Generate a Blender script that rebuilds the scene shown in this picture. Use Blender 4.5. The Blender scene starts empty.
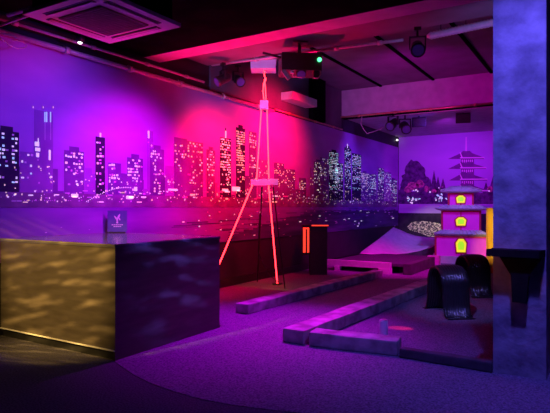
import bpy, bmesh, math, random
from mathutils import Vector, Matrix, Quaternion
sc = bpy.context.scene
COL = sc.collection
random.seed(7)
R = math.radians
# ------------------------------------------------------------------ frame of the place
# X = distance from the skyline wall, Y = along that wall towards the pagoda wall, Z up
F, CX, CY, H = 530.0, 275.0, 206.5, 1.35
TH = R(31.5)
cs, sn = math.cos(TH), math.sin(TH)
CAM = Vector((5.348, -8.802, H))
YB = 7.24                     # pagoda wall
def ray(x, y):
    a, b = (x-CX)/F, (CY-y)/F
    return Vector((a*cs-sn, a*sn+cs, b))
def at(x, y, d): return CAM + ray(x, y)*d
def onZ(x, y, z=0.0):
    r = ray(x, y); return CAM + r*((z-H)/r.z)
def onX(x, y, X=0.0):
    r = ray(x, y); return CAM + r*((X-CAM.x)/r.x)
def onY(x, y, Y=YB):
    r = ray(x, y); return CAM + r*((Y-CAM.y)/r.y)

# ------------------------------------------------------------------ materials
def mat(name, col, rough=.6, metal=0.0, col2=None, scale=8.0, bump=0.0, bscale=None, emit=None, es=0.0,
        stretch=(1,1,1), spec=.5, detail=6.0, lo=.35, hi=.65, bdist=.01):
    m = bpy.data.materials.new(name); m.use_nodes = True
    nt = m.node_tree; N = nt.nodes; L = nt.links
    b = N['Principled BSDF']
    b.inputs['Base Color'].default_value = (*col, 1)
    b.inputs['Roughness'].default_value = rough
    b.inputs['Metallic'].default_value = metal
    b.inputs['Specular IOR Level'].default_value = spec
    tc = N.new('ShaderNodeTexCoord'); mp = N.new('ShaderNodeMapping')
    mp.inputs['Scale'].default_value = stretch
    L.new(tc.outputs['Object'], mp.inputs['Vector'])
    if col2 is not None:
        n = N.new('ShaderNodeTexNoise'); n.inputs['Scale'].default_value = scale
        n.inputs['Detail'].default_value = detail
        L.new(mp.outputs['Vector'], n.inputs['Vector'])
        r = N.new('ShaderNodeValToRGB')
        r.color_ramp.elements[0].position = lo; r.color_ramp.elements[1].position = hi
        r.color_ramp.elements[0].color = (*col, 1); r.color_ramp.elements[1].color = (*col2, 1)
        L.new(n.outputs['Fac'], r.inputs['Fac']); L.new(r.outputs['Color'], b.inputs['Base Color'])
    if bump:
        n2 = N.new('ShaderNodeTexNoise'); n2.inputs['Scale'].default_value = bscale or scale
        n2.inputs['Detail'].default_value = 8
        L.new(mp.outputs['Vector'], n2.inputs['Vector'])
        bp = N.new('ShaderNodeBump'); bp.inputs['Strength'].default_value = bump
        bp.inputs['Distance'].default_value = bdist
        L.new(n2.outputs['Fac'], bp.inputs['Height']); L.new(bp.outputs['Normal'], b.inputs['Normal'])
    if emit:
        b.inputs['Emission Color'].default_value = (*emit, 1)
        b.inputs['Emission Strength'].default_value = es
    return m
M = {}
M['carpet_dark'] = mat('carpet_dark', (.05,.045,.06), .95, col2=(.13,.12,.15), scale=75, bump=.6, bscale=110, spec=.1, bdist=.006)
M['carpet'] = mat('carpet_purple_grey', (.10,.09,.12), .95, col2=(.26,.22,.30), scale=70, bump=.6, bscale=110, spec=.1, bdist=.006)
M['lane'] = mat('lane_turf', (.16,.15,.18), .9, col2=(.26,.24,.28), scale=40, bump=.3, bscale=140, spec=.1)
M['wall_dark'] = mat('wall_dark_paint', (.02,.017,.026), .7, col2=(.03,.026,.036), scale=3)
M['wall_upper'] = mat('wall_upper_paint', (.11,.10,.13), .8, col2=(.15,.13,.17), scale=2)
M['ceil_black'] = mat('ceiling_black_paint', (.004,.004,.005), .9, col2=(.007,.007,.008), scale=4, spec=0)
M['ceil_panel'] = mat('ceiling_panel', (.15,.13,.16), .85, col2=(.19,.17,.21), scale=3)
M['beam'] = mat('beam_plaster', (.42,.38,.42), .75, col2=(.52,.47,.52), scale=5, bump=.15, bscale=30)
M['concrete'] = mat('concrete_bare', (.14,.14,.17), .8, col2=(.5,.5,.52), scale=6, bump=.8, bscale=16, bdist=.014, lo=.25, hi=.75, detail=10)
M['timber'] = mat('timber_grey', (.22,.19,.20), .8, col2=(.50,.45,.46), scale=6, bump=.5, bscale=18, stretch=(1,1,1), bdist=.012)
M['timber_dark'] = mat('timber_dark', (.05,.045,.05), .8, col2=(.09,.08,.09), scale=6, bump=.4, bscale=20)
M['paint_pale'] = mat('pale_painted_wood', (.62,.56,.6), .6, col2=(.72,.66,.7), scale=9)
M['counter_front'] = mat('counter_laminate', (.075,.06,.05), .42, col2=(.11,.09,.075), scale=3, stretch=(1,1,6))
M['counter_top'] = mat('counter_top', (.10,.09,.11), .12, col2=(.13,.12,.14), scale=6)
M['metal'] = mat('brushed_metal', (.5,.48,.46), .35, 1.0, col2=(.62,.6,.58), scale=30)
M['black'] = mat('black_plastic', (.012,.012,.014), .45, col2=(.02,.02,.022), scale=20)
M['black_matte'] = mat('black_matte', (.008,.008,.009), .8, col2=(.012,.012,.013), scale=20, spec=.15)
M['black_metal'] = mat('black_metal', (.02,.02,.022), .4, .3, col2=(.03,.03,.032), scale=20)
M['rubber'] = mat('black_rubber', (.014,.014,.016), .28, col2=(.025,.025,.028), scale=12)
M['white_plastic'] = mat('white_plastic', (.6,.58,.58), .5, col2=(.68,.66,.66), scale=10)
M['grille'] = mat('grille_grey', (.16,.14,.14), .6, col2=(.2,.18,.18), scale=30)
M['pipe'] = mat('pipe_grey', (.5,.47,.5), .4, .2, col2=(.6,.56,.6), scale=20)
M['copper'] = mat('copper_pipe', (.75,.36,.2), .35, .8, col2=(.8,.42,.26), scale=20)
M['foil'] = mat('foil_duct', (.75,.72,.8), .4, .3, col2=(.85,.82,.9), scale=20)
M['wood_orange'] = mat('orange_wood', (.60,.32,.06), .6, col2=(.7,.4,.09), scale=6, stretch=(4,4,.6))
M['can'] = mat('aluminium_can', (.8,.8,.84), .4, .1, col2=(.65,.65,.72), scale=10)
M['neon'] = mat('red_neon', (1,.1,.1), .4, emit=(1,.014,.022), es=12)
M['neon_pad'] = mat('lavender_plastic', (.78,.74,.92), .5, col2=(.82,.78,.95), scale=10)
M['led_red'] = mat('red_led', (1,.1,.05), .4, emit=(1,.06,.03), es=1.1)
M['led_green'] = mat('green_led', (.1,1,.3), .4, emit=(.08,1,.3), es=3)
M['lamp_white'] = mat('white_lamp', (1,1,1), .4, emit=(1,.95,.95), es=6)
M['lens'] = mat('purple_lens', (.1,.05,.3), .15, emit=(.15,.06,.6), es=.03)
M['pagoda_pink'] = mat('pink_backlit_panel', (.55,.04,.5), .6, col2=(.6,.06,.55), scale=5, emit=(.75,.0,.75), es=.26)
M['pagoda_red'] = mat('red_timber', (.55,.02,.06), .5, col2=(.62,.03,.08), scale=8)
M['pagoda_roof'] = mat('grey_roof_tile', (.38,.36,.46), .6, col2=(.5,.48,.58), scale=10)
M['lantern'] = mat('lit_yellow_window', (.1,.09,.02), .5, emit=(.95,.78,.03), es=.95)
M['lantern_green'] = mat('lit_green_window', (.06,.1,.02), .5, emit=(.42,.85,.02), es=.95)
M['sign_face'] = mat('sign_blue', (.10,.12,.30), .4, col2=(.13,.15,.36), scale=10)
M['sign_mark'] = mat('sign_white', (.85,.85,.88), .5, col2=(.9,.9,.93), scale=10)
# murals (printed colours; bright windows also get an added glow)
M['m_sky'] = mat('print_sky', (.36,.14,.58), .75, col2=(.58,.26,.78), scale=.9, stretch=(1,.6,1.4), spec=.2, lo=.3, hi=.7)
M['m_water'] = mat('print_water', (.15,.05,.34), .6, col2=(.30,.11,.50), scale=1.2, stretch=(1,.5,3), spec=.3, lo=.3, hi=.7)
M['m_far'] = mat('print_far_towers', (.26,.10,.42), .75, col2=(.36,.15,.52), scale=2, spec=.2)
M['m_near'] = mat('print_near_towers', (.12,.05,.24), .75, col2=(.22,.09,.36), scale=2, spec=.2)
M['m_falloff'] = mat('print_water_light_falloff', (.03,.015,.09), .6, col2=(.10,.04,.22), scale=1.6, stretch=(1,.4,4), spec=.3)  # fading of the wall wash, put into the water colour
M['m_dark'] = mat('print_dark_towers', (.02,.012,.05), .75, col2=(.05,.025,.09), scale=2, spec=.2)
M['m_shore'] = mat('print_shore', (.14,.08,.2), .75, col2=(.26,.15,.32), scale=3, spec=.2)
M['m_win'] = mat('print_window_white_glow', (.95,.93,.95), .7, emit=(.85,.8,.9), es=.5)  # emission added so the printed windows stand out; same for warm and cyan
M['m_win_warm'] = mat('print_window_warm_glow', (.95,.85,.6), .7, emit=(.9,.7,.4), es=.48)
M['m_win_cyan'] = mat('print_window_cyan_glow', (.6,.95,.95), .7, emit=(.4,.85,.9), es=.48)
M['m_win_dim'] = mat('print_window_dim', (.75,.68,.8), .7)
M['m_dusk'] = mat('print_dusk', (.36,.24,.62), .75, col2=(.50,.34,.74), scale=.6, stretch=(.6,1,1.6), spec=.2)
M['m_tree'] = mat('print_tree', (.05,.02,.09), .75, col2=(.17,.06,.24), scale=9, spec=.2)
M['m_redleaf'] = mat('print_red_leaves', (.14,.03,.12), .75, col2=(.8,.2,.4), scale=14, spec=.2)
M['m_lake'] = mat('print_lake', (.42,.28,.66), .7, col2=(.58,.40,.8), scale=1.2, stretch=(.5,1,4), spec=.2)
M['m_hill'] = mat('print_dark_bank', (.02,.012,.04), .75, col2=(.05,.03,.07), scale=4, spec=.2)
M['m_garden'] = mat('print_pale_stones', (.10,.09,.10), .75, col2=(.95,.95,.6), scale=26, spec=.2, lo=.46, hi=.58, detail=8)
M['m_pagoda'] = mat('print_pagoda', (.16,.06,.22), .75, col2=(.22,.09,.28), scale=6, spec=.2)
M['m_edge'] = mat('print_pagoda_edge', (.85,.6,.85), .75)

# ------------------------------------------------------------------ mesh helpers
def new(): return bmesh.new()
def box(bm, a, b, mtx=None, mi=0):
    x0,x1 = sorted((a[0],b[0])); y0,y1 = sorted((a[1],b[1])); z0,z1 = sorted((a[2],b[2]))
    vs = [Vector(p) for p in ((x0,y0,z0),(x1,y0,z0),(x1,y1,z0),(x0,y1,z0),(x0,y0,z1),(x1,y0,z1),(x1,y1,z1),(x0,y1,z1))]
    if mtx: vs = [mtx @ v for v in vs]
    v = [bm.verts.new(p) for p in vs]
    for f in ((3,2,1,0),(4,5,6,7),(0,1,5,4),(1,2,6,5),(2,3,7,6),(3,0,4,7)):
        bm.faces.new([v[i] for i in f]).material_index = mi
    return v
def poly(bm, pts, mi=0):
    f = bm.faces.new([bm.verts.new(p) for p in pts]); f.material_index = mi; return f
def prism(bm, pts, off, mi=0):
    """pts: closed outline (Vectors), extruded by vector off"""
    off = Vector(off); n = len(pts)
    a = [bm.verts.new(Vector(p)) for p in pts]; b = [bm.verts.new(Vector(p)+off) for p in pts]
    bm.faces.new(a[::-1]).material_index = mi; bm.faces.new(b).material_index = mi
    for i in range(n):
        bm.faces.new((a[i], a[(i+1)%n], b[(i+1)%n], b[i])).material_index = mi
def tube(bm, pts, r, seg=10, mi=0, ends=True):
    pts = [Vector(p) for p in pts]; rs = r if isinstance(r, (list,tuple)) else [r]*len(pts)
    rings = []; prev = None
    for i, p in enumerate(pts):
        t = (pts[min(i+1,len(pts)-1)] - pts[max(i-1,0)]).normalized()
        if prev is None:
            ref = Vector((0,0,1)) if abs(t.z) < .9 else Vector((1,0,0))
            u = t.cross(ref).normalized()
        else:
            u = (prev - t*prev.dot(t)).normalized()
        prev = u; w = t.cross(u)
        rings.append([bm.verts.new(p + (u*math.cos(2*math.pi*k/seg) + w*math.sin(2*math.pi*k/seg))*rs[i]) for k in range(seg)])
    for a, b in zip(rings, rings[1:]):
        for k in range(seg):
            f = bm.faces.new((a[k], a[(k+1)%seg], b[(k+1)%seg], b[k])); f.smooth = True; f.material_index = mi
    if ends:
        bm.faces.new(rings[0][::-1]); bm.faces.new(rings[-1])
def lathe(bm, prof, c=(0,0,0), seg=20):
    c = Vector(c); rings = []
    for r, z in prof:
        rings.append([bm.verts.new(c + Vector((r*math.cos(2*math.pi*k/seg), r*math.sin(2*math.pi*k/seg), z))) for k in range(seg)])
    for a, b in zip(rings, rings[1:]):
        for k in range(seg):
            f = bm.faces.new((a[k], a[(k+1)%seg], b[(k+1)%seg], b[k])); f.smooth = True
    bm.faces.new(rings[0][::-1]); bm.faces.new(rings[-1])
def obj(name, bm, m, parent=None, bevel=0, seg=2):
    if bevel:
        es = [e for e in bm.edges if len(e.link_faces) == 2 and e.calc_face_angle(0) > .5]
        bmesh.ops.bevel(bm, geom=es, offset=bevel, segments=seg, affect='EDGES', profile=.6, clamp_overlap=True)
    bmesh.ops.recalc_face_normals(bm, faces=bm.faces[:])
    me = bpy.data.meshes.new(name); bm.to_mesh(me); bm.free()
    for k in (m if isinstance(m, list) else [m]): me.materials.append(M[k] if isinstance(k, str) else k)
    o = bpy.data.objects.new(name, me); COL.objects.link(o)
    if parent: o.parent = parent
    return o
def tag(o, label, cat, group=None):
    o['label'] = label; o['category'] = cat
    if group: o['group'] = group
    return o
def thing(name, label, cat, loc=(0,0,0), rz=0, group=None):
    o = bpy.data.objects.new(name, None); COL.objects.link(o)
    o.location = loc; o.rotation_euler = (0,0,rz)
    o.empty_display_size = .1
    return tag(o, label, cat, group)
def struct(name, bm, m, bevel=0):
    o = obj(name, bm, m, bevel=bevel); o['kind'] = 'structure'; return o
def dup(root, loc, rz, label):
    r = root.copy(); COL.objects.link(r); r.location = loc; r.rotation_euler = (0,0,rz); r['label'] = label
    for ch in root.children:
        c = ch.copy(); COL.objects.link(c); c.parent = r
        for g in ch.children:
            d = g.copy(); COL.objects.link(d); d.parent = c
    return r
def sbox(a, b, **k):
    bm = new(); box(bm, a, b); return bm

# ------------------------------------------------------------------ shell
XR, YF = 8.5, -10.5
ZN, ZC, ZD = 3.40, 4.15, 3.51       # near ceiling, high ceiling, dropped ceiling over the pagoda end
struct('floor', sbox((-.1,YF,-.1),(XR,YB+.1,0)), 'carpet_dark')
# lighter carpet with a curved edge beside the counter
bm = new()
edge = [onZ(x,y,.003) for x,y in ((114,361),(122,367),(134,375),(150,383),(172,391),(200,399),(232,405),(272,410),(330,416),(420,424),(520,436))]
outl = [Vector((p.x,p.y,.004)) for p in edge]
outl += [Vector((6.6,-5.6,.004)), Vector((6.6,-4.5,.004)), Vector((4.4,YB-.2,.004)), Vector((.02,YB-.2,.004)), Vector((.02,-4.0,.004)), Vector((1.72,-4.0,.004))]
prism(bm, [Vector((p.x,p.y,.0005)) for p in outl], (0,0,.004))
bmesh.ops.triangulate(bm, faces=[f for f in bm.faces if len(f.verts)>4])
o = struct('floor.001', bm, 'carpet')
struct('wall_left', sbox((-.15,YF,0),(0,YB+.15,ZC)), 'wall_dark')
struct('wall_back', sbox((0,YB,0),(XR,YB+.15,ZC)), 'wall_dark')
struct('wall_right', sbox((XR,YF,0),(XR+.15,YB+.15,ZC)), 'wall_dark')
struct('wall_front', sbox((-.15,YF-.15,0),(XR+.15,YF,ZC)), 'wall_dark')
struct('ceiling', sbox((0,YF,ZN),(XR,-3.53,ZN+.12)), 'ceil_black')
struct('ceiling.001', sbox((0,-3.53,ZC),(XR,YB,ZC+.12)), 'ceil_panel')
bm = new(); box(bm,(0.0,2.98,ZD),(XR,YB,ZC)); 
struct('ceiling.002', bm, 'beam')
struct('trim_1', sbox((0,2.99,ZD-.03),(XR,3.2,ZD-.001)), 'ceil_black')
struct('beam', sbox((0,-3.53,ZN),(XR,-3.22,ZC)), 'beam', bevel=.012)
struct('beam.001', sbox((0,-3.22,3.60),(XR,-2.14,ZC)), 'ceil_panel', bevel=.012)
# upper band of the skyline wall above the mural
struct('trim_2', sbox((.001,-2.1,3.22),(.03,2.95,ZC-.01)), 'wall_upper')
# dark joint strips of the high ceiling
for k, X in enumerate((1.0,2.2,3.4,4.6,5.8)):
    struct('trim_%d'%(3+k), sbox((X,-2.1,ZC-.03),(X+.055,2.95,ZC)), 'ceil_black')
bm = new(); box(bm,(0,-3.9,0),(.015,YB,.14)); struct('baseboard_left', bm, 'black')
# dark pilaster on the skyline wall
a, b = onX(309.5,100,.05), onX(322,100,.05)
struct('trim_9', sbox((.032,a.y,3.22),(.14,b.y,ZC-.01)), 'ceil_black')
# boxed duct on the upper wall
a, b = onX(284,92,.1), onX(308.5,108,.1)
t_ = sbox((.032,a.y,b.z),(.30,b.y,a.z)); o = obj('duct_box', t_, 'paint_pale', None, .01)
tag(o, 'pale boxed duct on the upper wall beside the dark pilaster', 'duct')
# concrete column
bm = new(); box(bm,(4.61,-4.21,0),(4.995,-3.83,ZN))
o = struct('column', bm, 'concrete', bevel=.018)

# ------------------------------------------------------------------ skyline mural
bm = new(); MX = .02
MATS = ['m_sky','m_water','m_far','m_near','m_shore','m_win','m_win_warm','m_win_cyan','m_win_dim','m_dark','m_falloff']
ZM0, ZM1, YM0, YM1 = .76, 3.18, -6.2, YB-.03
def rect(x, y0, y1, z0, z1, mi): poly(bm, [(x,y0,z0),(x,y1,z0),(x,y1,z1),(x,y0,z1)], mi)
box(bm,(.001,YM0,ZM0),(MX-.004,YM1,ZM1), mi=0)
rect(MX-.002, YM0, YM1, 1.36, ZM1, 0)
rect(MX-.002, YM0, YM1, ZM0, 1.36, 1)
def wpx(x, y): p = onX(x,y,MX); return p.y, p.z
for k in range(120):                                # light falloff drawn as darker water streaks towards the lower edge
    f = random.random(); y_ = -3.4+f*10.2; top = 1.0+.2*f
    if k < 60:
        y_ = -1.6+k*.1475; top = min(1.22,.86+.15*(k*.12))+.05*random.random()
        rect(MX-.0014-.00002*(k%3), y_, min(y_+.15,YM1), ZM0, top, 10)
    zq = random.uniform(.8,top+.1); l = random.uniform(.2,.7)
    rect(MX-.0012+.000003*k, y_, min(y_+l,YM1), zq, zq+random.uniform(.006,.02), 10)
BL = [ # left, right, roof line, depth tone, window density, tint
 (-6,19,131,2,.42,'c'),(20,34,152,0,.25,'c'),(34,53,111,0,.0,'c'),(64,84,151,1,.34,'w'),(84,92,168,0,.2,'w'),(95.5,105,137,2,.55,'w'),
 (108,121,163,1,.40,'w'),(127,143,158,1,.42,'w'),(147,153,131,0,.05,'w'),(150,164,149,1,.30,'w'),(153,161,172,1,.45,'a'),
 (165,175,166,0,.2,'a'),(174,187,138,1,.25,'a'),(187,203,142,1,.38,'a'),(206.5,215,150,1,.45,'w'),(220,231,138,2,.62,'w'),(236,245,128,2,.62,'a'),
 (249,256.5,132,1,.38,'a'),(258,269,160,0,.2,'a'),(274,284,163,1,.3,'a'),(281,295,169,1,.25,'a'),(299,306,178,1,.35,'a'),(310,317,168,0,.2,'a'),
 (314,322,162,1,.35,'w'),(320,329,158,0,.2,'w'),(329,338.5,152,2,.62,'c'),(334.5,343,163,2,.5,'c'),(344.5,351,148,2,.68,'c'),(352,361,154,2,.58,'c'),
 (361,368,173,1,.45,'w'),(368,376,174,1,.45,'c'),(378,384,168,1,.40,'c'),(384,391,172,0,.35,'c'),(390,397,180,1,.4,'c')]
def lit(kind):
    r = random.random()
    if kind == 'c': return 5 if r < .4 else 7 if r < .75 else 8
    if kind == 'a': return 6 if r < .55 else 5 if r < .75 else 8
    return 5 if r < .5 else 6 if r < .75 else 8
# low distant skyline
y = YM0
while y < YM1:
    w = random.uniform(.08,.3); h = random.uniform(.08,.42) if random.random() < .8 else random.uniform(.3,.62)
    near = random.random() < .45
    nn = nn+1 if 'nn' in globals() else 0
    rect(MX-.0008+.00000001*nn+.0003*(nn%5)/5, y, min(y+w,YM1), 1.36, 1.38+h, 3 if near else 2)
    for k in range(int(w*h*110)):
        yy = y+random.uniform(.01,w-.02); zz = 1.40+random.uniform(0,h-.03)
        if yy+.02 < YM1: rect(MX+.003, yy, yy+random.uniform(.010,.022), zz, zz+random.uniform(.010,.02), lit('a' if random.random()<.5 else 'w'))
    y += w*random.uniform(.5,1.0)
for bi,(x0,x1,yt,near,dens,kind) in enumerate(BL):
    MO = MX+.0005+.00006*bi
    ya, za = wpx(x0,yt); yb, zb = wpx(x1,yt); zt = (za+zb)/2
    ya = max(ya, YM0); yb = min(yb, YM1)
    rect(MO, ya, yb, 1.37, zt, (2,3,9)[near])
    if near and random.random() < .5:
        q = (yb-ya)*.25; rect(MO, ya+q, yb-q, zt, zt+.05, (2,3,9)[near])
    if dens == 0: continue
    zb = 1.37+(zt-1.37)*(.30 if dens > .3 else .5)
    nx = max(3, int((yb-ya)/.038)); nz = max(4, int((zt-zb)/.040))
    dy = (yb-ya)/(nx+.6); dz = (zt-zb)/nz
    for j in range(nz):
        run = random.random()
        dd = min(.9,dens*(1.5 if run < .55 else .6))*(1 if j > nz*.3 else .45)
        for i in range(nx):
            if random.random() < dd:
                yy = ya+dy*(.35+i+random.uniform(-.15,.15)); zz = zb+dz*(j+random.uniform(-.1,.1))
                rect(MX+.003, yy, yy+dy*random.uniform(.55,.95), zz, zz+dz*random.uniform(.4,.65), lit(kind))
# special features: tall tower crown, spires, beacon
def pxrect(x0,y0,x1,y1,mi,off=.0035):
    a = wpx(x0,y1); b = wpx(x1,y0); rect(MX+off, a[0], b[0], a[1], b[1], mi)
for x in (44.2,46.0,49.8): pxrect(x,112,x+1.1,122,7)
for x in (44.6,50.2): pxrect(x,122,x+.5,140,8)
for (a,b,c,d) in ((34.5,142,39,146),(35,148,40,151),(36,153,39,157),(48.5,150,50.5,160),(50,176,52,178),(37.5,138,38.5,142)): pxrect(a,b,c,d,5)
for (a,b,c,d) in ((147.6,131,149.2,138),(99.5,133,101,137),(225,131,226.2,138),(347,144,347.8,148)): pxrect(a,b,c,d,5)
pxrect(225,128,226.2,138,9,.001)
for x in (32.5,42.5,52.5): pxrect(x,106.5,x+1,108,6)
for i in range(26):                                 # bridge arc of lights
    t = i/25; x = 86+44*t; yy = 201-14*math.sin(t*1.75)
    pxrect(x,yy,x+.8,yy+.9,5)
for i in range(24):
    pxrect(24+2*i,200+.1*i%1,24.9+2*i,201,8)
for i in range(30):                                 # second bridge
    t = i/29; x = 320+16*t; yy = 184+12*t*t; pxrect(x,yy,x+.5,yy+.5,8)
for k in range(120):                                # shore lights and signs
    x = random.uniform(0,396); yy = random.uniform(189,202); w = random.choice((.8,1.2,2.5,5)) if x < 300 else random.choice((.6,.9))
    pxrect(x,yy,x+w,yy+random.uniform(.7,1.3),random.choice((5,6,8,8)))
for (x0,y0,x1,y1) in ((71,194,78,197),(126,196,133,199),(134,187,137,191),(168,189,177,190.5),(222,189,228,191),(232,187,240,191)): pxrect(x0,y0,x1,y1,5)
pxrect(-6,201.5,397,207.5,4,.0029)
for k in range(150):                                # reflections on the water
    x = random.uniform(0,396); 
    if x < 190 and random.random() < .85: continue
    yy = random.uniform(210,226 if x > 300 else 236); w = random.uniform(.5,2.2)
    pxrect(x,yy,x+w,yy+random.uniform(.4,1.0),random.choice((8,8,5)))
o = obj('skyline_mural', bm, MATS)
tag(o, 'wide printed night skyline mural covering the long left wall', 'mural')

# ------------------------------------------------------------------ garden mural on the back wall
bm = new(); GY = YB-.02
GM = ['m_dusk','m_lake','m_hill','m_tree','m_redleaf','m_garden','m_pagoda','m_edge','m_win','m_win_cyan']
XG1 = 3.9
box(bm,(.03,YB-.016,.55),(XG1,YB-.001,3.50), mi=0)
def g(x,y,off): p = onY(x,y,GY-off); return Vector((min(max(p.x,.03),XG1),p.y,p.z))
def gpoly(pts, mi, off): poly(bm, [g(x,y,off) for x,y in pts], mi)
gpoly([(397,203),(520,201),(520,216),(397,214)],1,.001)
gpoly([(397,190),(404,188),(412,192),(425,189),(440,192),(455,190),(480,193),(520,190),(520,204),(397,204)],3,.002)
gpoly([(397,213),(520,214),(520,247),(397,247)],2,.002)
gpoly([(397,224),(405,221),(418,224),(430,231),(445,238),(445,246),(397,246)],2,.0025)
def crown(cx,cy,rx,ry,mi,off,n=22,j=.18):
    gpoly([(cx+rx*math.cos(2*math.pi*k/n)*(1+random.uniform(-j,j)), cy+ry*math.sin(2*math.pi*k/n)*(1+random.uniform(-j,j))) for k in range(n)],mi,off)
crown(415,175,10.5,15,3,.003); crown(410,182,9,10,3,.0032); crown(421,182,8,9,3,.0034)
for (x,y,h,w) in ((434,172,22,4),(438,178,18,4),(430,180,16,4),(443,180,14,4),(402,184,12,4),(486,184,14,5),(493,178,18,5)):
    gpoly([(x-w,y+h),(x+w,y+h),(x+w*.5,y+h*.4),(x,y-2),(x-w*.5,y+h*.4)],3,.003)
for (x,y,rx,ry) in ((413,186,6,4.5),(420,184,4,4),(427,189,3,3),(408,190,4,3),(490,189,3,3),(434,191,2.5,2)): crown(x,y,rx,ry,4,.004,14)
for (x,y,rx,ry,n_) in ((413,199,5,4,20),(441,197,4.5,4.5,20),(440,189,3,3.5,9),(415,188,7,5,12)):
    for q in range(n_): crown(x+random.gauss(0,rx*.5),y+random.gauss(0,ry*.5),random.uniform(.4,1.1),random.uniform(.4,.9),random.choice((9,9,8)) if n_ > 12 else random.choice((4,8)),.0042+.00003*q,6,.3)
for (x,y) in ((416,190),(430,192),(489,191),(412,203),(436,200)): crown(x,y,.9,.9,8,.005,8,.1)
gpoly([(407,227),(412,222),(424,221),(434,222.5),(442,224),(444,232),(440,236.5),(430,237),(420,233),(410,230)],5,.004)
# printed five-storey pagoda
gpoly([(465.7,137),(466.5,137),(467,152),(465.2,152)],7,.005)
for (yr, ye, xl, xr, nl, nr) in ((151,158,448,484,461,472),(161.5,168,448,486,459,473),(173,179.5,449,487,459,474),(184,191,448,488,459,474)):
    gpoly([(xl,ye+1),(nl,yr+2),(nl+2,yr),(nr-2,yr),(nr,yr+2),(xr,ye-.5),(xr,ye+1)],6,.005)
    gpoly([(460,ye-.8),(xr,ye-1.0),(xr+1,ye+.2),(460,ye+.4)],7,.0055)
    gpoly([(459.5,yr+1),(460.5,yr+1),(463,ye),(461.5,ye)],7,.0056)
    gpoly([(461,ye+1),(474,ye+1),(474,ye+7),(461,ye+7)],6,.0045)
    for k in range(6):
        gpoly([(461.8+2*k,ye+1.6),(462.8+2*k,ye+1.6),(462.8+2*k,ye+random.uniform(3,5)),(461.8+2*k,ye+4)],7,.0056)
o = obj('garden_mural', bm, GM)
tag(o, 'printed dusk mural of trees, lake and tall pagoda on the back wall', 'mural')

# ------------------------------------------------------------------ reception counter
q_ = onZ(114.8,361.4); CXa, CYa, CYb, CZ = q_.x, q_.y, -4.10, 1.02
t = thing('reception_counter', 'long dark counter in the left foreground with gold-lit front panel', 'counter', ((.03+CXa)/2, (CYa+CYb)/2, 0))
o0 = t.location.copy()
def loc(a): return (a[0]-o0.x, a[1]-o0.y, a[2]-o0.z)
bm = new(); box(bm, loc((.03,CYa+.004,.09)), loc((CXa-.02,CYa+.024,CZ-.03))); obj('front_panel', bm, 'counter_front', t)
bm = new(); box(bm, loc((CXa-.02,CYa+.004,0)), loc((CXa,CYb,CZ-.03))); obj('side_panel', bm, 'counter_front', t, .002)
bm = new(); box(bm, loc((.03,CYb-.02,0)), loc((CXa-.021,CYb,CZ-.03))); obj('back_panel', bm, 'counter_front', t)
bm = new(); box(bm, loc((.026,CYa-.004,CZ-.03)), loc((CXa+.006,CYb+.006,CZ))); obj('counter_top', bm, 'counter_top', t, .003)
bm = new(); box(bm, loc((.03,CYa+.03,0)), loc((CXa-.021,CYa+.045,.09))); obj('kick_board', bm, 'black', t)
bm = new(); box(bm, loc((.03,CYa-.004,.082)), loc((CXa-.002,CYa+.03,.094))); obj('trim_strip', bm, 'white_plastic', t)
bm = new(); box(bm, loc((.026,CYa-.007,CZ-.012)), loc((CXa+.009,CYa-.0042,CZ-.001))); obj('edge_strip', bm, 'grille', t)
bm = new(); box(bm, loc((CXa+.0062,CYa-.007,CZ-.012)), loc((CXa+.009,CYb,CZ-.001))); obj('edge_strip', bm, 'grille', t)

# sign standing on the counter
p = onX(118,231,.14)
t = thing('counter_sign', 'small square blue sign with white emblem and lettering on the counter', 'sign', (.16, p.y-.03, CZ), R(46))
bm = new(); box(bm,(-.118,-.006,.012),(.118,.006,.278)); pan = obj('sign_panel', bm, 'sign_face', t, .003)
bm = new(); box(bm,(-.10,-.04,0),(.10,.05,.012)); obj('sign_foot', bm, 'black', t, .002)
bm = new()
def leaf(cx, cz, l, w, a):
    pts = []
    for k in range(12):
        q = 2*math.pi*k/12; x = w*math.cos(q)*(1-.25*math.sin(q)); z = l*math.sin(q)
        pts.append(Vector((cx+x*math.cos(a)-z*math.sin(a), -.0065, cz+x*math.sin(a)+z*math.cos(a))))
    prism(bm, pts, (0,-.002,0))
leaf(.018,.205,.036,.013,R(-25)); leaf(-.02,.19,.030,.011,R(35)); leaf(.028,.172,.018,.009,R(20)); leaf(.0,.165,.022,.011,R(-10)); leaf(.0,.132,.016,.013,0)
obj('emblem', bm, 'sign_mark', t)
bm = new()
x = -.068
for w in (.022,.016,.024,.012,.018,.020):
    box(bm,(x,-.0085,.094),(x+w,-.0065,.106)); x += w+.005
x = -.045
for w in (.02,.026,.014,.02):
    box(bm,(x,-.0085,.072),(x+w,-.0065,.084)); x += w+.004
obj('lettering', bm, 'sign_mark', t)

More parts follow.
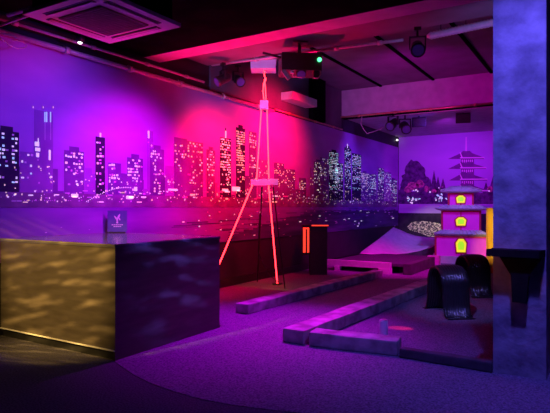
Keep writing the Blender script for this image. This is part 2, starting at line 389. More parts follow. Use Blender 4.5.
# ------------------------------------------------------------------ neon tower
dA, dM = 8.40, 8.36
apex = at(264.5,74,dA)
t = thing('neon_tower', 'red neon tower of slim glowing tubes standing before the skyline mural', 'light sculpture', (apex.x, apex.y, 0))
o0 = t.location.copy()
def L_(p): return Vector(p)-o0
lf, rf = onZ(205,300,0), onZ(277.3,285,0)
lf = onZ(204.5,301,0)
pl, pr = at(252.5,183,8.33), at(268.5,183,8.50)
def ntube(name, pts, r=.011):
    bm = new(); tube(bm, [L_(p) for p in pts], r, 10); return obj(name, bm, 'neon', t)
ntube('neon_leg', [pl+Vector((0,0,-.03)), pl.lerp(lf,.5), lf+Vector((0,0,.03))])
ntube('neon_leg', [pr+Vector((0,0,-.03)), pr.lerp(rf,.5), rf+Vector((0,0,.03))])
ntube('neon_upright', [at(261.4,108,8.38), at(256.6,180,8.33)], .0105)
ntube('neon_upright', [at(267.0,108,8.42), at(269.0,180,8.50)], .0105)
ntube('neon_spire', [at(264.2,101,8.4), at(263.0,92,8.4), at(263.6,84,8.4), at(265.2,78,8.4), at(264.0,74,8.42), at(265,72,8.45), at(263.8,71,8.5)], .0095)
ntube('neon_spire', [at(266.2,101,8.42), at(265.4,90,8.42), at(264.8,82,8.41), at(266.2,78.5,8.41)], .0095)
c = L_(at(264.2,105,8.4)); bm = new(); box(bm,(-.065,-.05,-.07),(.065,.05,.07), Matrix.Translation(c)@Matrix.Rotation(TH,4,'Z')); obj('upper_clamp', bm, 'neon_pad', t, .008)
c = L_(at(264.5,182.3,8.42)); bm = new(); box(bm,(-.215,-.08,-.048),(.215,.08,.048), Matrix.Translation(c)@Matrix.Rotation(TH,4,'Z')@Matrix.Rotation(R(-1.5),4,'Y')); obj('platform', bm, 'neon_pad', t, .008)
bm = new(); q = onX(257.5,277,.12); tube(bm, [L_(at(262,187,8.43)), L_(Vector((q.x,q.y,0)))], .012, 8); obj('rear_strut', bm, 'black_metal', t)
bm = new(); tube(bm, [L_(at(273,187,8.48)), L_(onZ(285,289,0))], .010, 8); obj('side_strut', bm, 'black_metal', t)
for f in (lf, rf):
    bm = new(); box(bm,(-.06,-.06,0),(.06,.06,.03), Matrix.Translation(L_(Vector((f.x,f.y,0))))); obj('foot_plate', bm, 'black_metal', t, .004)
bm = new(); tube(bm, [L_(at(259.5,214,8.7)), L_(at(258.6,235,8.8)), L_(at(258.2,252,8.8)), L_(at(263,263,8.9)), L_(at(269,275,9.0)), L_(Vector((rf.x+.02,rf.y,.05)))], .007, 6); obj('power_cable', bm, 'black', t)

# ceiling box that feeds it
c = at(263.5,66.5,8.55)
t = thing('control_box', 'flat lavender box on the ceiling above the red neon tower', 'electrical box', (c.x,c.y,c.z-.07), TH)
bm = new(); box(bm,(-.2,-.16,.0),(.2,.16,.13)); b_ = obj('housing', bm, 'neon_pad', t, .01)
bm = new(); box(bm,(-.21,-.17,.13),(.21,.17,.145)); obj('lid', bm, 'white_plastic', t, .003)
for s in (-1,1):
    bm = new(); tube(bm, [(s*.13,0,.14),(s*.13,0,ZC-c.z+.07)], .006, 6); obj('hanger_rod', bm, 'black_metal', t)

# ------------------------------------------------------------------ timbers edging the lane
def timber(name, p, q, w, h, label, m='timber', z=0.0, side=1, group=None, cat='timber', bev=.014):
    p, q = Vector(p), Vector(q); d = (q-p); ln = Vector((d.x,d.y,0)).length; a = math.atan2(d.y,d.x)
    bm = new(); box(bm,(0,0,0),(ln,side*w,h))
    bmesh.ops.subdivide_edges(bm, edges=[e for e in bm.edges if abs((e.verts[0].co-e.verts[1].co).x) > .5*ln], cuts=max(2,int(ln/.25)))
    for v in bm.verts:
        if 0.01 < v.co.x < ln-.01: v.co += Vector((0, random.uniform(-.005,.005), random.uniform(-.003,.004) if v.co.z > .01 else 0))
    o = obj(name, bm, m, None, bev); o.location = (p.x,p.y,z+.0045 if z == 0 else z); o.rotation_euler = (0,0,a)
    return tag(o, label, cat, group)
# T1: nearest bottom corner, right-hand bottom line
timber('timber_sleeper', onZ(248,315), onZ(383,277), .2, .125, 'long grey timber sleeper nearest the red neon tower, lit pink on top')
timber('timber_sleeper', onZ(303.5,345.5), onZ(438,288.5), .245, .135, 'long grey timber sleeper between the two lanes ending at the black tunnels')
timber('timber_sleeper', onZ(308.5,346.6), onZ(397,357), .21, .135, 'short grey timber sleeper closing the lane beside the standing can')
timber('kerb', onZ(399,358.5), onZ(492,374), .10, .085, 'low black kerb running along the floor to the foot of the concrete column', m='timber_dark', cat='kerb')

# ------------------------------------------------------------------ raised deck with banked ramp
p0, p1 = onZ(314.5,268), onZ(389,275.5)
Yd = (p0.y+p1.y)/2
zdk = .20
b0 = onY(314,266,1.35); b1 = onY(389.5,272,1.35)
# deck
bm = new(); box(bm,(.45,1.5,zdk-.05),(2.0,3.6,zdk)); 
t = thing('lane_deck', 'dark raised lane deck with pale curved banked ramp, behind the pale front beam', 'platform', (1.25,3.8,0))
o = obj('deck_board', bm, 'carpet_dark', t); o.matrix_parent_inverse = Matrix.Translation((-1.25,-3.8,0))
for (x,y) in ((.55,1.8),(1.9,1.8),(.55,3.5),(1.9,3.5)):
    bm = new(); box(bm,(x-.05-1.25,y-.05-3.8,.005),(x+.05-1.25,y+.05-3.8,zdk-.05)); obj('leg', bm, 'timber_dark', t)
def px_on(x, y, Y): return onY(x,y,Y)
Yf = 1.38
a, b = onY(313,262,Yf), onY(390,268,Yf)
z0, z1 = .105, .225
bm = new(); box(bm,(-(b.x-a.x)/2,0,0),((b.x-a.x)/2,.10,z1-z0)); o = obj('front_beam', bm, 'paint_pale', None, .01)
o.location = ((a.x+b.x)/2, Yf, z0); tag(o, 'pale front beam of the raised lane lit bright pink, on two blocks', 'beam')
for k,(x, w, lb) in enumerate(((336.5,.10,'small pink-lit block under the middle of the pale front beam'),(384,.24,'wider pink-lit block under the right end of the pale front beam'))):
    c = onY(x,270,Yf-.03); bm = new(); box(bm,(-w/2,0,0),(w/2,.14,.10)); o = obj('support_block', bm, 'paint_pale', None, .008)
    o.location = (c.x, Yf-.03, .0045); tag(o, lb, 'block', None)
timber('timber_sleeper', Vector((2.2,1.42,0)), Vector((2.2,3.2,0)), .16, .215, 'dark receding timber running back from the right end of the front beam', m='timber_dark')
c = Vector((2.15,3.24,0)); bm = new(); box(bm,(-.13,0,0),(.13,.14,.235)); o = obj('timber_block', bm, 'paint_pale', None, .01); o.location = (c.x,c.y,.0045); o.rotation_euler=(0,0,0)
tag(o, 'pink-lit wooden block at the side of the lane, left of the model pagoda', 'block')
# banked ramp
bm = new()
bot = [(360,253,12.6),(372,254,12.75),(384,254.2,12.9),(396,254,13.05),(408,252.8,13.2),(420,250.5,13.3),(430,247,13.4),(438,242.5,13.5)]
top = [(362,251,12.9),(378,239.5,13.7),(393.5,227.2,14.5),(400,229.8,14.5),(407,233,14.45),(416,235.8,14.4),(427,237.2,14.35),(438,237.6,14.3)]
rows = []
for i in range(9):
    tt = i/8; row = []
    for (xb,yb,db),(xt,yt,dt) in zip(bot, top):
        A, B = at(xb,yb,db), at(xt,yt,dt); P = A.lerp(B,tt); P.z = A.z+(B.z-A.z)*(tt**1.25); row.append(bm.verts.new(P))
    rows.append(row)
for r0, r1 in zip(rows, rows[1:]):
    for i in range(len(r0)-1):
        f = bm.faces.new((r0[i],r0[i+1],r1[i+1],r1[i])); f.smooth = True
cen = Vector((1.25,3.8,0))
for v in bm.verts: v.co -= cen
o = obj('ramp_surface', bm, 'paint_pale', t); o['label'] = 'pale curved banked ramp'
so = o.modifiers.new('thick','SOLIDIFY'); so.thickness = .03; so.offset = -1
bm = new()
for (xb,yb,db),(xb2,yb2,db2) in zip(bot,bot[1:]):
    A, B = at(xb,yb,db)-cen, at(xb2,yb2,db2)-cen
    prism(bm, [Vector((A.x,A.y,A.z-.01)),Vector((B.x,B.y,B.z-.01)),Vector((B.x,B.y,.005)),Vector((A.x,A.y,.005))], (-.01,.03,0))
obj('riser', bm, 'timber_dark', t)

# podium with lit edges near the mural
c = onX(313,224,1.0)
Xp = .62; pa, pb = onX(303,224,Xp), onX(327,224,Xp)
pc = at(314.5,224,10.55)
t = thing('podium', 'small dark podium with glowing red panel and edge beside the mural', 'podium', (pc.x,pc.y,.004), TH)
bm = new(); box(bm,(-.10,-.13,0),(.24,.17,.95)); obj('body', bm, 'black', t, .006)
bm = new(); box(bm,(-.25,-.17,.95),(.27,.2,.985)); obj('top', bm, 'black', t, .004)
bm = new(); box(bm,(-.07,-.178,.962),(.26,-.171,.985)); obj('edge_light', bm, 'led_red', t)
bm = new(); box(bm,(-.245,-.13,.40),(-.105,.1,.95)); wing = obj('side_wing', bm, 'black', t, .004)
bm = new()
for (x0,x1,z0_,z1_) in ((-.235,-.185,.44,.93),(-.155,-.115,.44,.93),(-.235,-.115,.90,.93)): box(bm,(x0,-.137,z0_),(x1,-.131,z1_))
obj('glowing_panel', bm, 'led_red', t)

# ------------------------------------------------------------------ model pagoda
pb_ = at(460.5,258,12.85)
t = thing('model_pagoda', 'three-tier magenta model pagoda with glowing yellow windows', 'pagoda model', (pb_.x,pb_.y,.004), R(14))
S = 12.9/530
def zz(y): return H-(y-CY)*S
bm = new(); box(bm,(-.64,-.44,0),(.62,.44,zz(255))); obj('plinth', bm, 'paint_pale', t, .012)
tiers = [(437,484,254.8,235.5, 436,486.5,229.7, 445,479),(444,479,229.7,210.8, 437,485,205.4, 446,478),(451.7,474,205.4,193.5, 441,479.5,186.8, 454.5,471)]
for k,(x0,x1,yb,yt,e0,e1,yr,r0,r1) in enumerate(tiers):
    hw = (x1-x0)/2*S; za, zb_ = zz(yb), zz(yt)
    bm = new(); hd=hw*.68
    box(bm,(-hw,-hd,za),(hw,hd,zb_)); body = obj('storey', bm, 'pagoda_pink', t)
    for sx in (-1,1):
        for sy in (-1,1):
            bm = new(); box(bm,(sx*hw-.022,sy*hd-.022,za),(sx*hw+.022,sy*hd+.022,zb_)); obj('corner_post', bm, 'pagoda_red', body)
    bm = new(); box(bm,(-hw,-hd-.02,zb_-.035),(hw,-hd-.004,zb_)); obj('top_rail', bm, 'pagoda_red', body)
    bm = new(); box(bm,(-.012,-hd-.012,za),(.012,-hd-.002,zb_)); obj('mullion', bm, 'pagoda_red', body)
    ew = (e1-e0)/2*S; rw = (r1-r0)/2*S; zr = zz(yr); q = .035
    bm = new()
    ring = lambda w, z: [bm.verts.new((sx*w,sy*w*.72,z)) for sx,sy in ((-1,-1),(1,-1),(1,1),(-1,1))]
    prof = [(hw*.98,zb_-.002),(ew*.97,zb_-.006),(ew,zb_+.022),(ew*.72+rw*.28,zb_+.022+(zr-zb_)*.25),(ew*.4+rw*.6,zb_+.022+(zr-zb_)*.55),(rw,zr)]
    rr = [ring(*p) for p in prof]
    for a_, b__ in zip(rr, rr[1:]):
        for i in range(4): bm.faces.new((a_[i],a_[(i+1)%4],b__[(i+1)%4],b__[i]))
    bm.faces.new(rr[0][::-1]); bm.faces.new(rr[-1]) 
    for v in bm.verts:
        if abs(v.co.x) > ew*.95: v.co.z += .035
    roof = obj('roof', bm, 'pagoda_roof', t)
    bm = new()
    n = 11
    for i in range(n+1):
        f = -1+2*i/n
        tube(bm, [(f*ew,-ew*.72-.004,zb_+.03+.03*abs(f)**4), (f*(ew*.4+rw*.6),-(ew*.4+rw*.6)*.72,zb_+.03+(zr-zb_)*.55), (f*rw,-rw*.72,zr+.006)], .012, 6)
    obj('tile_ridges', bm, 'pagoda_roof', roof)
    # lantern window
    zc = zz([243.8,220.7,199][k]+.4); w = [.118,.118,.105][k]; h = [.16,.10,.09][k]
    def pent(s, y): return [Vector((-w*s*.82,y,zc-h*s)),Vector((w*s*.82,y,zc-h*s)),Vector((w*s,y,zc+h*s*.35)),Vector((w*s*.45,y,zc+h*s*.95)),Vector((-w*s*.45,y,zc+h*s*.95)),Vector((-w*s,y,zc+h*s*.35))]
    bm = new(); prism(bm, pent(1.25,-hd-.016), (0,-.014,0)); win = obj('window_frame', bm, 'pagoda_red', t)
    bm = new(); prism(bm, pent(1.0,-hd-.031), (0,-.006,0)); obj('lit_pane', bm, 'lantern', win)
    bm = new(); prism(bm, pent(.62,-hd-.038), (0,-.003,0)); obj('green_glow_pane', bm, 'lantern_green', win)

# ------------------------------------------------------------------ black ribbed rubber tunnels
def arch_mesh(rad, wid, ribs=9):
    bm = new()
    prof = [(-.20,0.0)]
    path = []
    n = 26
    # omega-shaped arch in local x (across) / z, axis along local y
    path.append((-rad*1.42,.0)); path.append((-rad*1.16,.05)); path.append((-rad*1.0,.16))
    for k in range(n+1):
        q = math.pi - math.pi*k/n
        path.append((rad*.95*math.cos(q), .60-rad*.9 + rad*.9*math.sin(q)))
    path.append((rad*1.0,.16)); path.append((rad*1.16,.05)); path.append((rad*1.42,.0))
    m_ = ribs*4
    vs = []
    for j in range(m_+1):
        y = -wid/2+wid*j/m_; bulge = .012*(1 if (j//2)%2 == 0 else 0) - .02*(abs(y)/(wid/2))**4
        row = []
        for i,(x,z) in enumerate(path):
            a, b = path[max(i-1,0)], path[min(i+1,len(path)-1)]
            tx, tz = b[0]-a[0], b[1]-a[1]; l = math.hypot(tx,tz) or 1
            row.append(bm.verts.new((x - tz/l*bulge, y, max(.001, z + tx/l*bulge))))
        vs.append(row)
    for a, b in zip(vs, vs[1:]):
        for i in range(len(a)-1):
            f = bm.faces.new((a[i],a[i+1],b[i+1],b[i])); f.smooth = True
    return bm
c = onZ(447.5,313.5)
t = thing('rubber_tunnel', 'nearer black ribbed rubber tunnel arch on the lane beside the column', 'tunnel', (c.x,c.y,.005), R(-52), 'black ribbed tunnels')
o = obj('ribbed_sleeve', arch_mesh(.25,.34,10), 'rubber', t)
s_ = o.modifiers.new('thick','SOLIDIFY'); s_.thickness = .02; s_.offset = -1
for s in (-1,1):
    bm = new(); box(bm,(s*.365-.03,-.17,.001),(s*.365+.03,.17,.012)); obj('foot_strip', bm, 'rubber', t)
c = onZ(472,294)
dup(t, (c.x,c.y,.005), R(-52), 'farther black ribbed rubber tunnel arch, partly hidden by the column shelf')

# can, post, pink cone
c = onZ(383.5,337.3)
t = thing('drink_can', 'tall silver drink can standing on the floor behind the short timber', 'can', (c.x,c.y,.0045))
bm = new(); lathe(bm,[(.036,0),(.043,.008),(.046,.02),(.046,.155),(.043,.168),(.039,.174)]); obj('can_body', bm, 'can', t)
bm = new(); lathe(bm,[(.0385,.174),(.041,.1765),(.0385,.180),(.034,.1765)]); obj('rim', bm, 'metal', t)
c = onZ(490,273); bm = new(); box(bm,(-.058,-.05,0),(.062,.05,1.315)); o = obj('wooden_post', bm, 'wood_orange', None, .008); o.location = (c.x,c.y,.0045); o.rotation_euler = (0,0,TH)
tag(o, 'square orange wooden post standing behind the concrete column', 'post')
# pink bottle seen past the farther tunnel
c = at(480.3,291,8.75)
t = thing('skittle', 'small pink upright skittle behind the farther black tunnel', 'skittle', (c.x,c.y,.0045))
bm = new(); lathe(bm,[(.035,0),(.05,.04),(.052,.12),(.035,.2),(.02,.25),(.026,.285),(.02,.315),(.006,.325)]); obj('skittle_body', bm, 'paint_pale', t)

# ------------------------------------------------------------------ shelf on the column
t = thing('drink_shelf', 'black drinks shelf with tapered bracket fixed to the concrete column', 'shelf', (4.80,-4.21,0))
zt = lambda y, d=4.1: H-(y-CY)*d/F
z1 = zt(250); z0 = zt(257)
bm = new(); prism(bm,[Vector((-.215,-.165,z0)),Vector((.16,-.165,z0)),Vector((.19,-.002,z0)),Vector((-.19,-.002,z0))],(0,0,z1-z0)); obj('shelf_board', bm, 'black_matte', t, .008)
bm = new(); zb1, zb2, zb3 = z0-.002, zt(276), zt(303)
prism(bm,[Vector((-.13,-.10,zb1)),Vector((.17,-.10,zb1)),Vector((.08,-.10,zb2)),Vector((.065,-.10,zb3)),Vector((-.035,-.10,zb3)),Vector((-.045,-.10,zb2))],(0,.098,0)); obj('bracket', bm, 'black_matte', t, .006)

# ------------------------------------------------------------------ air-conditioning cassette
zc = 3.0
A, B = onZ(183,28,zc), onZ(107,43,zc)       # right tip, far corner
wid = abs(A.x-B.x); xc = (A.x+B.x)/2; yfar = (A.y+B.y)/2
hw = .475
t = thing('air_conditioner', 'square ceiling air-conditioning cassette with grey grille at upper left', 'air conditioner', (A.x-hw, yfar-hw, zc))
bm = new(); box(bm,(-hw,-hw,0),(hw,hw,.035)); obj('panel', bm, 'white_plastic', t, .02)
bm = new(); box(bm,(-.42,-.42,.035),(.42,.42,ZN-zc-.002)); obj('casing', bm, 'ceil_black', t)
bm = new()
gz = -.014
box(bm,(-.27,-.27,gz),(.27,.27,0))
for k in range(17): y = -.256+.032*k; box(bm,(-.255,y-.005,gz-.006),(.255,y+.005,gz))
obj('grille', bm, 'grille', t)
for k in range(4):
    m4 = Matrix.Rotation(k*math.pi/2,4,'Z')
    bm = new(); box(bm,(-.30,.335,-.003),(.30,.405,.004), m4); sl = obj('vent', bm, 'black', t)
    bm = new(); box(bm,(-.29,.345,-.013),(.29,.375,-.004), m4); obj('flap', bm, 'white_plastic', sl)

# cable tray and pipes by the cassette
pA, pB = onZ(-8,28,3.2), onZ(46,4,3.2)
def run(name, pts, r, m, label, cat, seg=8, group=None, clips=0):
    bm = new(); pts = [Vector(p) for p in pts]; tube(bm, pts, r, seg)
    c0 = pts[0].copy()
    for v in bm.verts: v.co -= c0
    if not clips:
        o = obj(name, bm, m); o.location = c0; return tag(o, label, cat, group)
    tt = thing(name, label, cat, c0, 0, group); obj('pipe_length', bm, m, tt)
    for k in range(clips):
        f = (k+.5)/clips*(len(pts)-1); i = int(f); P = pts[i].lerp(pts[i+1], f-i); d = (pts[i+1]-pts[i]).normalized()
        bm = new(); tube(bm, [P-d*.03-c0, P+d*.03-c0], r*1.5, 8); obj('clip', bm, m, tt)
    return tt
run('conduit', [onZ(-10,29,3.18), onZ(47,9,3.18)], .014, 'pipe', 'thin grey conduit crossing the dark ceiling at upper left, lower one', 'pipe', group='conduits at upper left')
run('conduit', [onZ(8,15,3.22), onZ(47,3,3.22)], .022, 'pipe', 'thicker grey conduit crossing the dark ceiling at upper left corner', 'pipe', group='conduits at upper left')
# pipes along the top of the skyline mural
zs = [(3.13,.035,.10),(3.24,.022,.06)]
run('wall_pipe', [(.10,-6.3,3.15),(.10,-3.4,3.15),(.10,-.3,3.15)], .03, 'pipe', 'long pipe along the top of the skyline mural, lower of the pair', 'pipe', clips=6)
run('wall_pipe', [(.14,-6.0,3.26),(.14,-4,3.27),(.14,-2.4,3.27)], .018, 'pipe', 'thin pipe just above the long pipe over the skyline mural', 'pipe', clips=4)
run('wall_pipe', [(.07,-.2,3.20),(.07,1.5,3.20),(.07,2.9,3.2)], .02, 'copper', 'copper pipe along the mural top right of the neon tower', 'pipe', clips=3)
# looping cable at far left
lp = [onX(x,y,.2) for x,y in ((-5,36),(3,40),(9,45),(17,48.5),(24,48),(27,45.5),(24,42.5),(17,40.5),(12,40.5))]
run('cable_loop', lp, .007, 'pipe', 'drooping cable loop above the mural at far left', 'cable', seg=6)
lp = [onX(x,y,.12) for x,y in ((169,78),(173,83),(178,86),(182,87.5),(181,83),(178,80))]
run('cable_loop', lp, .006, 'pipe', 'short cable loop hanging from the pipe over the magenta mural part', 'cable', seg=6)
# rail and flexible duct under the high ceiling
Yr = -1.95; zr = 3.75
run('lighting_rail', [onY(150,73,-2.06), onY(270,57.5,-2.06), onY(330,49,-2.06), onY(403,40,-2.06)], .022, 'pipe', 'long lighting rail below the red beam passing the projector', 'rail', clips=5)
p, q = onY(427,36.5,-1.9), onY(500,21,-1.9)
bm = new(); pts = []; rs = []
n = 46
for k in range(n+1): pts.append(p.lerp(q,k/n)-p); rs.append(.052 if k%2 else .044); 
rs[0] = .02; rs[1] = .03
tube(bm, pts, rs, 12); t = thing('flexible_duct', 'pale corrugated flexible duct running into the top of the column', 'duct', p)
obj('duct_body', bm, 'foil', t)
for f in (.2,.55,.9):
    a_ = p.lerp(q,f)-p; bm = new(); tube(bm,[a_+Vector((0,0,.04)), Vector((a_.x,a_.y,ZC-p.z-.002))],.006,6); obj('hanger_wire', bm, 'black_metal', t)
# copper pipes under the dropped ceiling
run('ceiling_pipe', [onY(306,120,2.93),onY(350,116.5,2.93),onY(395,112.3,2.93),onY(440,108.2,2.93),onY(500,102.5,2.93)], .022, 'copper', 'long copper pipe along the lower edge of the magenta bulkhead', 'pipe', clips=5)
run('ceiling_pipe', [onY(395,115.5,2.9),onY(450,110.6,2.9),onY(500,105.6,2.9)], .012, 'pipe', 'thin grey pipe just under the copper pipe on the bulkhead', 'pipe')
# ceiling detector and small lamp
c = onZ(167,10,ZN-.05)
t = thing('smoke_detector', 'small round ceiling detector right of the air-conditioning cassette', 'detector', (c.x,c.y,ZN-.05))
bm = new(); lathe(bm,[(.02,-.02),(.04,-.012),(.045,.02),(.05,.049)],seg=16); obj('detector_body', bm, 'grille', t)
bm = new(); tube(bm,[(-.05,0,-.01),(.05,0,-.012)],.010,6); obj('test_bar', bm, 'white_plastic', t)
c = onZ(80,42.5,3.2)
t = thing('ceiling_lamp', 'tiny bright white ceiling lamp below the air conditioner', 'lamp', c)
bm = new(); lathe(bm,[(.022,.002),(.05,.02),(.05,.06),(.02,.075),(.012,ZN-c.z-.001)],seg=16); obj('lamp_housing', bm, 'black', t)
bm = new(); lathe(bm,[(.004,-.016),(.018,-.012),(.024,0),(.015,.003)],seg=16); obj('bulb', bm, 'lamp_white', t)
# white LED in the far corner
c = onX(397.2,140,.035); bm = new(); lathe(bm,[(.008,-.02),(.022,-.008),(.022,.01),(.008,.02)],seg=12); o = obj('indicator_light', bm, 'lamp_white'); o.location = c
tag(o, 'tiny white indicator light at the top of the far corner', 'light')

# ------------------------------------------------------------------ projector
c = at(299.5,66,7.3)
t = thing('projector', 'large black ceiling projector with green lamp right of the neon tower', 'projector', c, TH+R(6))
bm = new(); box(bm,(-.27,-.22,-.11),(.27,.22,.12)); bd = obj('housing', bm, 'black', t, .02)
bm = new(); tube(bm,[(.235,-.222,.03),(.235,-.245,.03)],.028,14); obj('green_lamp', bm, 'led_green', t)
bm = new(); tube(bm,[(.0,-.10,-.11),(.0,-.17,-.16)],[.075,.065],18); ln = obj('lens_tube', bm, 'black', t)
bm = new(); tube(bm,[(.0,-.171,-.161),(.0,-.177,-.165)],.056,18); obj('lens', bm, 'lens', ln)
bm = new(); box(bm,(-.028,-.03,-.075),(.028,.0,.075), Matrix.Translation((-.21,-.18,-.17))@Matrix.Rotation(R(-35),4,'Y')); obj('side_lever', bm, 'grille', t, .006)
bm = new(); box(bm,(-.155,-.2,-.15),(-.105,-.17,-.115)); obj('label_plate', bm, 'white_plastic', t)
bm = new(); box(bm,(.16,-.2,-.2),(.24,-.1,-.11)); obj('side_foot', bm, 'black_metal', t, .01)
bm = new(); tube(bm,[(-.12,-.2,-.12),(-.12,-.2,-.20),(.06,-.2,-.205)],.006,6); obj('wire', bm, 'pipe', t)
bm = new(); tube(bm,[(.25,-.2,-.11),(.26,-.2,-.16),(.22,-.2,-.21),(.16,-.2,-.21)],.006,6); obj('wire', bm, 'pipe', t)
bm = new(); tube(bm,[(0,0,.12),(0,0,3.6-c.z-.002)],.025,10); box(bm,(-.1,-.1,3.6-c.z-.018),(.1,.1,3.6-c.z-.002)); obj('ceiling_mount', bm, 'black_metal', t)
bm = new(); tube(bm,[(-.265,-.1,.08),(-.52,-.13,.13)],.016,8); obj('mount_arm', bm, 'black_metal', t)

# spotlights and speakers
def spot(x, y, d, label, rz, first=None, scale=1, ztop=ZC):
    c = at(x,y,d)
    if first: 
        o = dup(first, c, rz, label); o.scale = (scale,)*3; return o
    t = thing('spotlight', label, 'spotlight', c, rz, 'black ceiling spotlights')
    bm = new(); m4 = Matrix.Rotation(R(28),4,'X')
    pts = [m4@Vector(p) for p in ((0,.12,0),(0,.09,0),(0,-.08,0),(0,-.12,0))]
    tube(bm, pts, [.05,.07,.075,.085], 16); hd = obj('head', bm, 'black', t)
    bm = new(); tube(bm,[m4@Vector((0,-.121,0)), m4@Vector((0,-.124,0))],.065,16); obj('lens', bm, 'lens', hd)
    bm = new(); box(bm,(-.095,-.02,-.02),(-.082,.02,.13)); box(bm,(.082,-.02,-.02),(.095,.02,.13)); box(bm,(-.095,-.02,.12),(.095,.02,.133)); tube(bm,[(0,0,.13),(0,0,.2)],.014,8); obj('yoke', bm, 'black_metal', t)
    bm = new(); box(bm,(-.04,-.03,.2),(.04,.03,.24)); obj('rail_clamp', bm, 'black_metal', t, .005)
    return t
s1 = spot(417.5,48,6.2,'black spotlight on the rail where the pale flexible duct begins', R(20))
spot(223,79,8.0,'black spotlight hanging left of the neon tower, nearer the red beam', R(-30), s1)
spot(238,80,8.6,'black spotlight hanging left of the neon tower, tilted towards the mural', R(60), s1)
spot(393,124,12.4,'black spotlight at the left end of the bulkhead pipe', R(-10), s1, 1.4)
spot(405,127,12.2,'black spotlight beside the cable at the bulkhead pipe, right one', R(30), s1, 1.4)
def speaker(x, y, d, label, first=None):
    c = at(x,y,d)
    if first: return dup(first, c, R(14), label)
    t = thing('speaker', label, 'speaker', c, R(14), 'small black speakers under the bulkhead')
    bm = new(); box(bm,(-.16,-.1,-.1),(.16,.1,.1), Matrix.Rotation(R(20),4,'X')); obj('cabinet', bm, 'black', t, .012)
    bm = new(); box(bm,(-.14,-.108,-.085),(.14,-.101,.085), Matrix.Rotation(R(20),4,'X')); obj('front_grille', bm, 'black_metal', t)
    bm = new(); tube(bm,[(0,.02,.09),(0,.02,ZD-c.z-.002)],.018,8); obj('hanger', bm, 'black_metal', t)
    return t
k1 = speaker(419,122,12.6,'small black speaker under the bulkhead, nearer the mural corner')
speaker(463,118,12.2,'small black speaker under the bulkhead, nearer the concrete column', k1)
lp = [at(x,y,12.45) for x,y in ((362,116),(361,124),(364,130),(367,133.5),(374,131.5),(380,129.5),(384,127))]
run('cable_loop', lp, .010, 'pipe', 'pale cable drooping from the bulkhead pipe beside the left spotlights', 'cable', seg=6)

# ------------------------------------------------------------------ light
def spotlamp(name, pos, tgt, col, power, size=70, blend=.8, rad=.15):
    l = bpy.data.lights.new(name,'SPOT'); l.color = col; l.energy = power; l.spot_size = R(size); l.spot_blend = blend; l.shadow_soft_size = rad
    o = bpy.data.objects.new(name,l); COL.objects.link(o); o.location = pos
    o.rotation_euler = (Vector(tgt)-Vector(pos)).to_track_quat('-Z','Y').to_euler(); return o
def ripple(o, scale, lo, hi, rot=0.0, gain=3.0, base=.5, roll=0):
    o.rotation_euler = (o.rotation_euler.to_quaternion() @ Quaternion((0,0,1), R(roll))).to_euler()
    l = o.data; l.use_nodes = True; nt = l.node_tree; N = nt.nodes; L = nt.links
    em = N['Emission']
    tc = N.new('ShaderNodeTexCoord'); mp = N.new('ShaderNodeMapping'); mp.inputs['Scale'].default_value = scale; mp.inputs['Rotation'].default_value = (0,0,rot)
    L.new(tc.outputs['Normal'], mp.inputs['Vector'])
    n = N.new('ShaderNodeTexNoise'); n.inputs['Scale'].default_value = 1.0; n.inputs['Detail'].default_value = 2
    L.new(mp.outputs['Vector'], n.inputs['Vector'])
    mr = N.new('ShaderNodeMapRange'); mr.inputs['From Min'].default_value = lo; mr.inputs['From Max'].default_value = hi
    mr.inputs['To Min'].default_value = base; mr.inputs['To Max'].default_value = gain
    mr.interpolation_type = 'SMOOTHSTEP'
    L.new(n.outputs['Fac'], mr.inputs['Value']); L.new(mr.outputs['Result'], em.inputs['Strength'])
spotlamp('wash_violet', (2.0,-4.9,2.9), (0,-5.1,1.7), (.27,.05,.95), 190, 100, 1)
spotlamp('wash_magenta', (1.9,-3.8,2.9), (0,-3.8,1.5), (.9,.0,1), 330, 80, 1)
spotlamp('wash_red', (1.5,-.3,3.35), (0,-.3,2.5), (1,.0,.07), 640, 104, 1)
spotlamp('wash_crimson', (1.4,-2.1,3.2), (0,-2.1,1.7), (1,.0,.05), 700, 80, 1)
spotlamp('wash_indigo', (2.2,3.6,3.4), (0,4.4,2.0), (.22,.04,1), 230, 95, 1)
spotlamp('wash_purple', (2.2,4.3,3.35), (1.5,YB,1.9), (.50,.02,1), 330, 95, 1)
spotlamp('ramp_magenta', (3.6,.4,3.9), (1.5,2.2,.3), (1,.0,.72), 1200, 46, .9)
spotlamp('pagoda_violet', (3.4,2.2,3.3), (2.4,4.4,.8), (.3,.15,1), 380, 45, .9)
spotlamp('bulkhead_magenta', (2.2,-.6,2.6), (2.2,2.98,3.8), (1,.0,.95), 170, 90, 1)
spotlamp('floor_magenta', (2.0,-2.9,3.3), (2.2,-3.9,0), (.60,.0,1), 850, 64, 1)
spotlamp('beam_red', (.9,-2.5,1.5), (1.4,-2.95,3.5), (1,.0,.08), 420, 95, 1)  # unseen uplight added to carry the neon red onto the soffit
spotlamp('column_blue', (5.02,-5.55,3.3), (4.80,-4.2,1.7), (.13,.09,1), 200, 95, .8, .05)
spotlamp('front_blue', (5.0,-5.6,3.35), (4.6,-5.4,0), (.12,.08,1), 130, 120, 1)
spotlamp('tower_blue', (1.7,-5.3,1.9), (.85,-1.75,2.8), (.35,.25,1), 380, 46, 1)
spotlamp('post_amber', (3.4,-3.0,2.6), onZ(490,273)+Vector((0,0,.8)), (1,.72,.1), 2200, 12, .8, .03)  # lamp without a fitting, added to bring out the post's orange
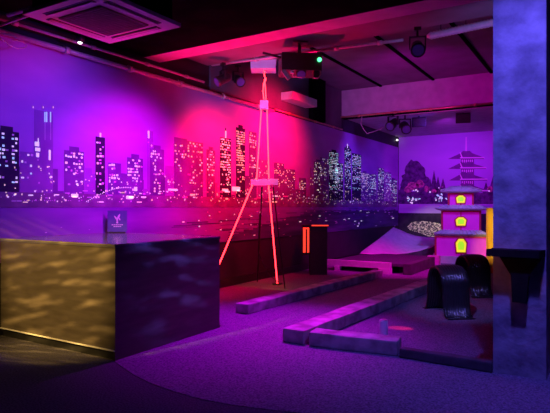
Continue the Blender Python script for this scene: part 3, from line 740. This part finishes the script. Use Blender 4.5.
w = spotlamp('ripple_gold', (1.15,-8.9,2.9), (.88,-5.56,.80), (1,.60,.15), 1050, 30, .7, .02)
ripple(w, (7,85,0), .52, .68, 0, 3.4, .95, 6)
w = spotlamp('ripple_blue', (4.6,-4.3,2.6), (1.71,-4.8,.85), (.16,.10,1), 140, 25, .8, .02)
ripple(w, (6,36,0), .50, .66, 0, 6, .25, -10)
spotlamp('tunnel_blue', (3.9,-4.7,3.2), onZ(455,313)+Vector((0,0,.4)), (.25,.2,1), 300, 26, .9, .05)
spotlamp('garden_fill', (2.6,5.6,2.2), onY(424,230), (.85,1,.4), 150, 30, .9, .05)  # unseen lamp added to turn the printed stones pale yellow
spotlamp('cassette_pink', (2.4,-3.9,1.2), (1.0,-5.2,3.0), (1,.0,.16), 230, 45, 1)  # added uplight standing in for wash light bounced onto the cassette
spotlamp('column_amber', (3.0,-6.6,1.5), (4.70,-4.21,.86), (1,.2,.03), 44, 11, 1)
spotlamp('duct_violet', (5.0,-3.0,3.0), onY(458,29,-1.9), (.4,.25,1), 40, 60, 1)
spotlamp('timber_pink', (2.4,-1.0,3.4), onZ(305,332), (1,.0,.3), 260, 24, 1)  # added lamp standing in for neon light on the timber corner
spotlamp('red_beam', (5.0,-2.8,1.5), onZ(400,328.5), (1,.02,.08), 500, 6.0, .6, .01)
wd = bpy.data.worlds.new('World'); sc.world = wd; wd.use_nodes = True
wd.node_tree.nodes['Background'].inputs[0].default_value = (.35,.08,1,1); wd.node_tree.nodes['Background'].inputs[1].default_value = .01

# ------------------------------------------------------------------ camera
cam = bpy.data.cameras.new('Camera'); co = bpy.data.objects.new('Camera', cam); COL.objects.link(co)
co.location = CAM; co.rotation_euler = (R(90),0,TH)
cam.sensor_fit = 'HORIZONTAL'; cam.sensor_width = 36; cam.lens = F/550*36; cam.clip_start = .05
sc.camera = co
vs = sc.view_settings
vs.view_transform = 'Standard'; vs.look = 'None'; vs.gamma = 1; vs.use_curve_mapping = False; vs.exposure = 0
sc.cycles.use_denoising = True
sc.cycles.max_bounces = 6
